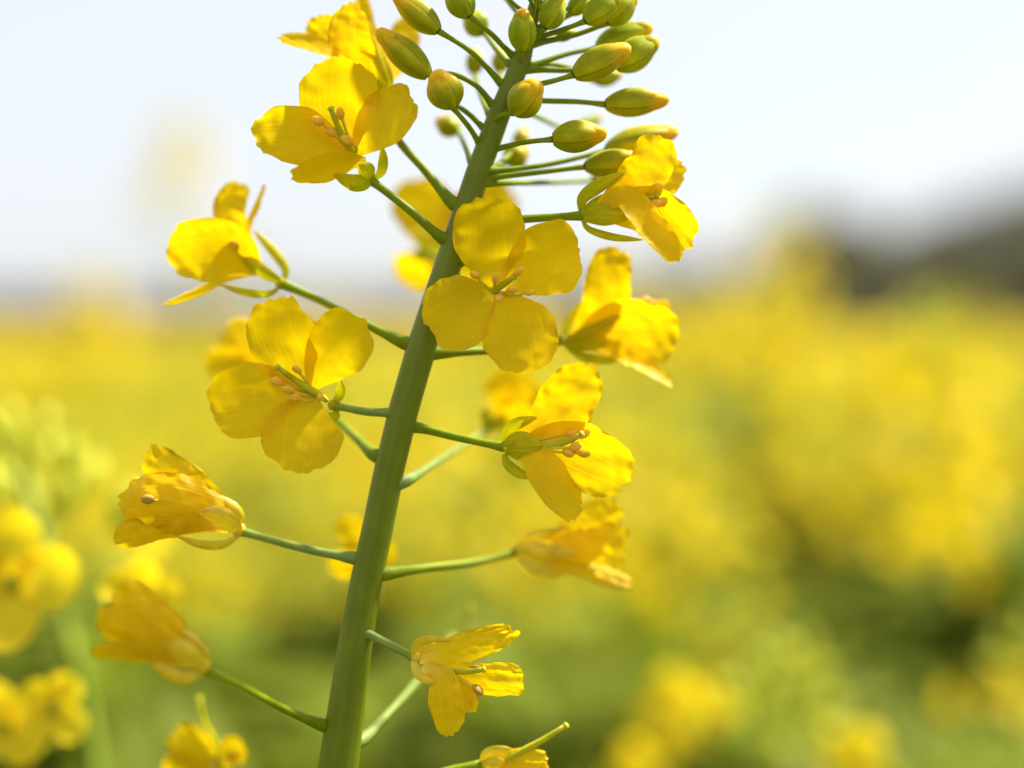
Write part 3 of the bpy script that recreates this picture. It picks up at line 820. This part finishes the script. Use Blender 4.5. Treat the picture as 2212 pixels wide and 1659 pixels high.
M['f_green'] = simple('field_stem_green', (0.16, 0.24, 0.010), (0.28, 0.34, 0.025), scale=60, spec=0.25)
M['f_bud'] = simple('field_bud_green', (0.42, 0.46, 0.012), (0.62, 0.58, 0.04), scale=200)
M['f_leaf'] = simple('field_leaf', (0.13, 0.175, 0.003), (0.20, 0.23, 0.012), trans=0.35, scale=25, rough=0.6, spec=0.15)
M['soil'] = simple('soil', (0.06, 0.05, 0.025), (0.10, 0.12, 0.03), scale=9, rough=0.95)
M['wood_dark'] = simple('wood_foliage', (0.15, 0.17, 0.18), (0.25, 0.26, 0.265), scale=0.6, rough=0.8)
M['wood_bare'] = simple('bare_wood_twigs', (0.17, 0.14, 0.125), (0.26, 0.215, 0.195), scale=0.4, rough=0.9)
M['hill'] = simple('hill_grass', (0.10, 0.10, 0.09), (0.15, 0.14, 0.12), scale=0.05, rough=0.95)

def low_flower(mb, c, axis, size, rng, m=0, nu=5, nv=4):
    """four cupped petals round an axis, world units"""
    ax = axis.normalized()
    a = ax.orthogonal().normalized()
    a.rotate(Matrix.Rotation(rng.uniform(0, 6.28), 3, ax))
    b = ax.cross(a)
    op = rng.uniform(0.9, 1.25)
    for q in range(4):
        th = q * math.pi / 2 + rng.uniform(-.2, .2)
        d = a * math.cos(th) + b * math.sin(th)
        e = ax.cross(d)
        V, F = [], []
        oo = op * rng.uniform(0.8, 1.15)
        for i in range(nu):
            u = i / (nu - 1)
            ang = 0.25 + (oo - 0.25) * min(1, u * 1.7)
            p = c + (d * math.sin(ang) + ax * math.cos(ang)) * size * u
            nrm = (ax * math.sin(ang) - d * math.cos(ang))
            w = wprof(min(u, 0.97), 'petal', 0.6) * size * 0.42
            for k in range(nv):
                v = -1 + 2 * k / (nv - 1)
                V.append(p + e * (w * v) + nrm * (w * 0.25 * v * v))
        for i in range(nu - 1):
            for k in range(nv - 1):
                F.append((i * nv + k, i * nv + k + 1, (i + 1) * nv + k + 1, (i + 1) * nv + k))
        mb.add(V, F, None, m)

def raceme_elements(top, axis, length, nf, nb, rng, size=0.0085):
    """yield ('flower'|'bud', stalk_root, centre, direction, size) from the tip down"""
    ax = axis.normalized()
    a = ax.orthogonal().normalized(); b = ax.cross(a)
    ph = rng.uniform(0, 6.28)
    for k in range(nb):
        h = k / max(1, nb - 1)
        th = ph + k * 2.4
        d = a * math.cos(th) + b * math.sin(th)
        r = 0.003 + 0.011 * h
        root = top - ax * (0.004 + 0.020 * h)
        yield 'bud', root, root + d * r + ax * (0.010 - 0.004 * h), (d * (0.3 + 0.7 * h) + ax), 0.0045 + 0.0035 * h
    for k in range(nf):
        h = (k + 0.5) / nf
        th = ph + (nb + k) * 2.4
        d = a * math.cos(th) + b * math.sin(th)
        root = top - ax * (0.022 + length * h)
        r = 0.015 + 0.007 * min(1, h * 3)
        yield 'flower', root, root + d * r + ax * (0.012 * (1 - h * 0.6)), (d + ax * rng.uniform(0.0, 0.7)), size * rng.uniform(0.85, 1.15)

def leaf_mb(mb, root, d, length, width, rng, m=0, n=7):
    d = d.normalized()
    side = d.cross(Vector((0, 0, 1))).normalized()
    V, F = [], []
    for i in range(n):
        u = i / (n - 1)
        p = root + d * (length * u) + Vector((0, 0, -1)) * (length * 0.45 * u * u) + Vector((0, 0, 0.25 * length * u))
        w = width * (math.sin(math.pi * (0.12 + 0.86 * u)) ** 0.8)
        for v in (-1, 0, 1):
            V.append(p + side * (w * v) + Vector((0, 0, 0.25 * w * abs(v) + 0.12 * w * math.sin(u * 17 + v))))
    for i in range(n - 1):
        for k in range(2):
            F.append((i * 3 + k, i * 3 + k + 1, (i + 1) * 3 + k + 1, (i + 1) * 3 + k))
    mb.add(V, F, None, m)

# ------------------------------------------------------------------ setting: ground, hills, woods
def grid_sheet(name, x0, x1, y0, y1, nx, ny, zf, mat):
    V = [Vector((x0 + (x1 - x0) * i / nx, y0 + (y1 - y0) * j / ny, 0)) for j in range(ny + 1) for i in range(nx + 1)]
    for p in V: p.z = zf(p.x, p.y)
    F = [(j * (nx + 1) + i, j * (nx + 1) + i + 1, (j + 1) * (nx + 1) + i + 1, (j + 1) * (nx + 1) + i) for j in range(ny) for i in range(nx)]
    o = obj(name, MB().add(V, F), mat, None, Vector((0, 0, 0)))
    return o
g = grid_sheet('ground', -1500, 1500, -1500, 1500, 60, 60, lambda x, y: -0.002, M['soil']); g['kind'] = 'structure'

def clump_mass(name, profile, y0, depth, mat, n, size, seed):
    """a wood: thousands of leaf-sized faces through the volume under `profile(x)` (height in metres)"""
    rng = np.random.default_rng(seed)
    xs = np.array([p[0] for p in profile]); hs = np.array([p[1] for p in profile])
    x = rng.uniform(xs[0], xs[-1], n)
    top = np.interp(x, xs, hs) * (0.86 + 0.14 * np.sin(x * 1.7 + seed) * np.sin(x * 0.61)) 
    y = y0 + rng.uniform(0, depth, n)
    z = top * rng.uniform(0, 1, n) ** 0.7
    c = np.stack([x, y, z], 1)
    a = rng.normal(size=(n, 3)); a /= np.linalg.norm(a, axis=1)[:, None]
    b = np.cross(a, rng.normal(size=(n, 3))); b /= np.linalg.norm(b, axis=1)[:, None]
    s = size * rng.uniform(0.5, 1.3, n)[:, None]
    v = np.stack([c - a * s, c + b * s * .6, c + a * s, c - b * s * .6], 1).reshape(-1, 3)
    me = bpy.data.meshes.new(name)
    me.vertices.add(4 * n); me.vertices.foreach_set('co', v.ravel())
    me.loops.add(4 * n); me.loops.foreach_set('vertex_index', np.arange(4 * n, dtype=np.int32))
    me.polygons.add(n); me.polygons.foreach_set('loop_start', np.arange(0, 4 * n, 4, dtype=np.int32))
    me.polygons.foreach_set('loop_total', np.full(n, 4, dtype=np.int32))
    me.update(calc_edges=True)
    me.materials.append(mat)
    o = bpy.data.objects.new(name, me); COL.objects.link(o)
    o['kind'] = 'stuff'
    return o
def hx(px, d): return (px - VW / 2) * S / D * d
def hz(py, d): return CAM_H + (722 - py) * S / D * d
d1 = 70
w1 = clump_mass('wood', [(hx(1680, d1), hz(600, d1)), (hx(1715, d1), hz(425, d1)), (hx(1910, d1), hz(412, d1)), (hx(1965, d1), hz(470, d1)), (hx(2040, d1), hz(455, d1)),
        (hx(2110, d1), hz(410, d1)), (hx(2230, d1), hz(360, d1)), (hx(2500, d1), hz(350, d1)), (hx(2900, d1), hz(400, d1))], d1, 8, M['wood_dark'], 30000, 0.32, 3)
w1['label'] = 'dark wood rising above the field at the right'
d2 = 150
w2 = clump_mass('bare_wood', [(hx(-500, d2), hz(640, d2)), (hx(-100, d2), hz(628, d2)), (hx(300, d2), hz(632, d2)), (hx(800, d2), hz(628, d2)), (hx(1150, d2), hz(606, d2)), (hx(1350, d2), hz(565, d2)), (hx(1500, d2), hz(545, d2)), (hx(1700, d2), hz(530, d2)), (hx(1900, d2), hz(540, d2)), (hx(2500, d2), hz(520, d2))], d2, 12, M['wood_bare'], 30000, 0.5, 4)
w2['label'] = 'low brownish line of bare trees along the far edge of the field'

# ------------------------------------------------------------------ neighbouring rapeseed plants
def stalk_path(foot, top, bow):
    v = top - foot
    return [foot, foot.lerp(top, 0.35) + bow, foot.lerp(top, 0.7) + bow * 0.8, top]

def near_plant(label, top, lean, nf, nb, length, seed, size=0.0085, side=2, group='rapeseed plants', extra=(), thick=1.0):
    """a neighbour with every flower and bud a part of its own"""
    rng = random.Random(seed)
    ax = Vector((lean[0], lean[1], 1)).normalized()
    foot = Vector((top.x - lean[0] * 0.5, top.y - lean[1] * 0.5, 0))
    root = empty('rapeseed_plant', foot, label, 'plant', group)
    low = top - ax * (length + 0.06)
    mb = MB(); tube(mb, [foot, foot.lerp(low, 0.6) + Vector((0.01, 0, 0)), low, low.lerp(top, .6), top], [q * thick for q in (0.0042, 0.0036, 0.0028, 0.0018, 0.0008)], n=24, seg=8)
    obj('stem', mb, M['f_green'], root, foot)
    heads = [(top, ax, nf, nb, length)]
    for k in range(side):
        th = rng.uniform(0, 6.28)
        dd = Vector((math.cos(th), math.sin(th), 2.0)).normalized()
        r0 = low - Vector((0, 0, 0.04 + 0.09 * k))
        t = r0 + dd * (0.11 + 0.03 * k)
        mb = MB(); tube(mb, [r0, r0.lerp(t, .5) + Vector((0, 0, -.008)), t], [0.0018, 0.0014, 0.0007], n=10, seg=6)
        obj('branch', mb, M['f_green'], root, r0)
        heads.append((t, dd, max(5, nf // 2), nb // 2, length * 0.5))
    for t, a, f, b, L in heads:
        for kind, r, c, d, s in raceme_elements(t, a, L, f, b, rng, size):
            mb = MB()
            if kind == 'flower':
                low_flower(mb, c, d, s, rng, 0, 7, 5)
                tube(mb, [r, r.lerp(c, .6) - a * 0.001, c + d.normalized() * s * 0.3], [0.0004, 0.00035, 0.0009], n=5, seg=5, m=1)
                obj('flower', mb, [M['f_petal'], M['f_green']], root, c)
            else:
                blob(mb, c, d, s * 1.35, s * 0.36, n=7, seg=8)
                tube(mb, [r, c], [0.0003, 0.0003], n=3, seg=5, m=1)
                obj('bud', mb, [M['f_bud'], M['f_green']], root, c)
    for px, py, d, sz in extra:
        c = at(px, py, d)
        r = foot.lerp(top, min(0.995, (c.z - 0.014) / top.z))
        dv = (c - r).normalized() + Vector((0, -0.9, 0.25))
        mb = MB(); low_flower(mb, c, dv, sz, rng, 0, 9, 7)
        tube(mb, [r, r.lerp(c, .6) - Vector((0, 0, .002)), c + dv.normalized() * sz * 0.3], [0.0005, 0.00045, 0.001], n=6, seg=6, m=1)
        obj('flower', mb, [M['f_petal'], M['f_green']], root, c)
    for k in range(5):
        th = k * 2.4 + rng.uniform(0, 1)
        z = low.z - 0.06 - 0.1 * k
        p = foot.lerp(low, z / max(.01, low.z))
        mb = MB(); leaf_mb(mb, p, Vector((math.cos(th), math.sin(th), 0.4)), rng.uniform(.08, .14), rng.uniform(.015, .025), rng)
        obj('leaf', mb, M['f_leaf'], root, p)
    return root

near_plant('blurred rapeseed plant cut by the left edge, round yellow flowers under a green bud cluster', at(45, 1005, 0.27), (-0.22, 0.05), 2, 18, 0.02, 21, side=0, thick=1.4, extra=[(35, 1262, 0.215, 0.0112), (20, 1570, 0.225, 0.0082), (120, 1530, 0.22, 0.0062), (300, 1285, 0.215, 0.0062)])
near_plant('blurred rapeseed plant low at the right, yellow flowers left of a pale drooping bud cluster', at(1700, 1475, 0.36), (0.18, 0.0), 1, 22, 0.02, 22, side=0, extra=[(1465, 1535, 0.34, 0.0100), (1530, 1550, 0.35, 0.0090), (1835, 1650, 0.33, 0.0100), (1390, 1670, 0.36, 0.0085)])
near_plant('tall blurred rapeseed plant with a broad yellow flower column in front of the dark wood', at(2010, 680, 0.60), (0.06, 0.0), 30, 16, 0.085, 23, side=0, size=0.0105)
near_plant('faint blurred rapeseed tip rising against the sky beside the left edge of the dark wood', at(1690, 470, 1.15), (0.0, 0.0), 24, 14, 0.13, 24, size=0.0105)
near_plant('faint blurred rapeseed tip standing alone against the pale sky at the left', at(395, 260, 1.5), (0.02, 0.0), 14, 12, 0.05, 25, size=0.0105)
near_plant('faint blurred rapeseed tip just poking above the far field edge near the left side', at(195, 590, 1.3), (-0.03, 0.0), 22, 10, 0.07, 27, size=0.0105)
near_plant('blurred rapeseed plant whose yellow flowers are cut by the right edge near the bottom', at(2235, 1400, 0.42), (0.05, 0.0), 3, 12, 0.05, 26, side=0, size=0.0105, extra=[(2190, 1500, 0.42, 0.0105), (2215, 1560, 0.43, 0.0105)])

# ------------------------------------------------------------------ the field: single plants, then the far mass
def field_parts(seed, H, sparse=False):
    rng = random.Random(seed)
    parts = []
    foot = Vector((0, 0, 0)); top = Vector((rng.uniform(-.05, .05), rng.uniform(-.05, .05), H))
    mb = MB(); tube(mb, stalk_path(foot, top, Vector((rng.uniform(-.02, .02), rng.uniform(-.02, .02), 0))), [0.0042, 0.0034, 0.0024, 0.0008], n=10, seg=6)
    heads = [(top, (top - foot).normalized(), rng.randint(7, 10) if sparse else rng.randint(10, 14), 14, rng.uniform(.03, .05))]
    for k in range(1 if sparse else 2):
        th = k * 2.1 + rng.uniform(0, 1)
        r0 = foot.lerp(top, 0.82 - 0.05 * k)
        dd = Vector((math.cos(th), math.sin(th), 2.2)).normalized()
        t = r0 + dd * rng.uniform(.12, .2)
        t.z = min(t.z, H - rng.uniform(0.01, 0.04))
        tube(mb, [r0, r0.lerp(t, .5) + Vector((0, 0, -.01)), t], [0.0022, 0.0016, 0.0007], n=6, seg=5)
        heads.append((t, dd, rng.randint(7, 11), 8, rng.uniform(.03, .05)))
    parts.append(('stem', mb, [M['f_green']]))
    for t, a, f, b, L in heads:
        h = MB()
        for kind, r, c, d, s in raceme_elements(t, a, L, f, b, rng, 0.0088):
            if kind == 'flower':
                low_flower(h, c, d, s, rng, 0, 5, 4)
                tube(h, [r, c], [0.0004, 0.0004], n=2, seg=3, m=1, cap=False)
            else:
                blob(h, c, d, s * 1.6, s * 0.45, n=5, seg=6, m=2)
        parts.append(('flower_head', h, [M['f_petal'], M['f_green'], M['f_bud']]))
    for k in range(22 if sparse else 16):
        th = k * 2.4
        p = foot.lerp(top, 0.90 - (0.018 if sparse else 0.03) * k)
        l = MB(); leaf_mb(l, p, Vector((math.cos(th), math.sin(th), 0.4)), rng.uniform(.08, .16), rng.uniform(.014, .030), rng)
        parts.append(('leaf', l, [M['f_leaf']]))
    return parts

def undergrowth():
    rg = np.random.default_rng(31)
    n = 62000
    y = 0.55 + 4.5 * rg.random(n) ** 1.3
    x = rg.uniform(-1, 1, n) * (0.45 * y + 0.25)
    z = 0.85 - 0.5 * rg.random(n) ** 1.4
    c = np.stack([x, y, z], 1)
    th = rg.uniform(0, 6.28, n)
    a = np.stack([np.cos(th), np.sin(th), rg.uniform(-.5, .9, n)], 1)
    b = np.stack([-np.sin(th), np.cos(th), rg.uniform(-.3, .3, n)], 1)
    L = rg.uniform(.02, .055, n)[:, None]; Wd = L * 0.28
    v = np.stack([c - a * L, c + b * Wd, c + a * L, c - b * Wd], 1).reshape(-1, 3)
    me = bpy.data.meshes.new('undergrowth')
    me.vertices.add(4 * n); me.vertices.foreach_set('co', v.ravel())
    me.loops.add(4 * n); me.loops.foreach_set('vertex_index', np.arange(4 * n, dtype=np.int32))
    me.polygons.add(n); me.polygons.foreach_set('loop_start', np.arange(0, 4 * n, 4, dtype=np.int32))
    me.polygons.foreach_set('loop_total', np.full(n, 4, dtype=np.int32))
    me.update(calc_edges=True)
    me.materials.append(M['f_leaf'])
    o = bpy.data.objects.new('undergrowth', me); COL.objects.link(o)
    o['kind'] = 'stuff'; o['label'] = 'soft green leaf mass between the stalks of the field'
undergrowth()

protos = []
PARTS = [field_parts(100 + k, 1.0) for k in range(4)] + [field_parts(200 + k, 1.0, True) for k in range(4)]
FIELD_LABEL = 'yellow rapeseed plant dissolved in the blur of the field behind the sharp stalk'
rng = random.Random(5)
spots = [(-0.9, 2.5, 0.97), (0.3, 2.9, 0.98), (0.9, 2.6, 0.96), (-0.3, 3.1, 0.97), (-0.25, 0.9, 0.99), (0.12, 1.0, 0.98), (0.35, 1.2, 1.0), (-0.45, 1.4, 1.01)]
tries = 0
while len(spots) < 215 and tries < 20000:
    tries += 1
    y = 0.62 + (3.2 - 0.62) * rng.random() ** 0.75
    x = rng.uniform(-1, 1) * (0.44 * y + 0.12)
    if x > 0.1 and y < 0.95 or x < -0.2 and y < 0.8: continue
    if any((x - a) ** 2 + (y - b) ** 2 < (0.06 + 0.022 * y) ** 2 for a, b, _ in spots): continue
    spots.append((x, y, rng.uniform(0.945, 1.025) if y < 1.9 else rng.uniform(0.92, 1.015)))
for i, (x, y, h) in enumerate(spots):
    if i < 8:
        r = empty('rapeseed_plant', (0, 0, 0), FIELD_LABEL, 'plant', 'rapeseed plants of the blurred field')
        for nm, mb, ms in PARTS[i]:
            obj(nm, mb, ms, r, Vector((0, 0, 0)))
        protos.append(r)
    else:
        r = copy_tree(protos[(i % 4) + (4 if y < 1.9 else 0)])
    r.location = (x, y, 0)
    r.rotation_euler = (0, 0, rng.uniform(0, 6.28))
    r.scale = (1, 1, h if (y < 1.2 or i % 6) else rng.uniform(1.05, 1.12))

def field_mass():
    """everything beyond: one object, plants merged"""
    rg = np.random.default_rng(9)
    vs, fs, ms, base_n = [], [], [], 0
    srcs = []
    for P_ in PARTS[:4]:
        mb = MB()
        for nm, m, _ in P_:
            off = {'stem': 1, 'leaf': 3, 'flower_head': 0}[nm]
            o = len(mb.v); mb.v += m.v; mb.f += [tuple(i + o for i in f) for f in m.f]; mb.m += [(k if nm == 'flower_head' else off) for k in m.m]
        keep = [f for f in mb.f if len(f) == 4]
        km = [k for f, k in zip(mb.f, mb.m) if len(f) == 4]
        srcs.append((np.array([tuple(p) for p in mb.v], dtype=np.float32), np.array(keep, dtype=np.int32), np.array(km, dtype=np.int32)))
    pts = []
    for y0, y1, n in ((3.2, 6, 110), (6, 12, 110), (12, 30, 130)):
        for _ in range(n):
            y = y0 + (y1 - y0) * rg.random()
            pts.append((rg.uniform(-1, 1) * (0.44 * y + 0.3), y, rg.uniform(0.88, 1.02), 1 + (y - 3) * 0.03))
    for x, y, h, wd in pts:
        v, f, m = srcs[rg.integers(len(srcs))]
        a = rg.uniform(0, 6.28); c, s = math.cos(a), math.sin(a)
        q = np.stack([(v[:, 0] * c - v[:, 1] * s) * wd + x, (v[:, 0] * s + v[:, 1] * c) * wd + y, v[:, 2] * h], 1)
        vs.append(q); fs.append(f + base_n); ms.append(m); base_n += len(v)
    # the crop's closed top farther out, where single plants no longer show
    n = 60000
    y = 6 + 84 * rg.random(n) ** 1.6
    x = rg.uniform(-1, 1, n) * (0.5 * y + 0.5)
    sz = 0.012 + 0.0016 * y
    z = 0.97 - rg.random(n) ** 1.5 * 0.25 + 0.03 * np.sin(x * 1.3) * np.sin(y * .9)
    c = np.stack([x, y, z], 1)
    a = rg.normal(size=(n, 3)); a /= np.linalg.norm(a, axis=1)[:, None]
    b = np.cross(a, rg.normal(size=(n, 3))); b /= np.linalg.norm(b, axis=1)[:, None]
    s = sz[:, None]
    q = np.stack([c - a * s, c + b * s, c + a * s, c - b * s], 1).reshape(-1, 3)
    vs.append(q); fs.append(np.arange(4 * n, dtype=np.int32).reshape(-1, 4) + base_n); ms.append((rg.random(n) > 0.82).astype(np.int32) * 2); base_n += 4 * n
    v = np.concatenate(vs).astype(np.float32); f = np.concatenate(fs).astype(np.int32); m = np.concatenate(ms)
    me = bpy.data.meshes.new('rapeseed_field')
    nf_ = len(f)
    me.vertices.add(len(v)); me.vertices.foreach_set('co', v.ravel())
    me.loops.add(4 * nf_); me.loops.foreach_set('vertex_index', f.ravel())
    me.polygons.add(nf_); me.polygons.foreach_set('loop_start', np.arange(0, 4 * nf_, 4, dtype=np.int32))
    me.polygons.foreach_set('loop_total', np.full(nf_, 4, dtype=np.int32))
    for k in ('f_petal', 'f_green', 'f_bud', 'f_leaf'): me.materials.append(M[k])
    me.polygons.foreach_set('material_index', m.astype(np.int32))
    me.update(calc_edges=True)
    o = bpy.data.objects.new('rapeseed_field', me); COL.objects.link(o)
    o['kind'] = 'stuff'; o['label'] = 'far yellow mass of the flowering rapeseed field reaching to the treeline'
    return o
field_mass()
crop = grid_sheet('crop_canopy', -140, 140, 26, 149, 120, 60, lambda x, y: 0.86 + 0.06 * noise.noise(Vector((x * .5, y * .5, 0))), simple('crop_top', (0.50, 0.42, 0.012), (0.74, 0.56, 0.010), scale=1.5))
crop['kind'] = 'structure'
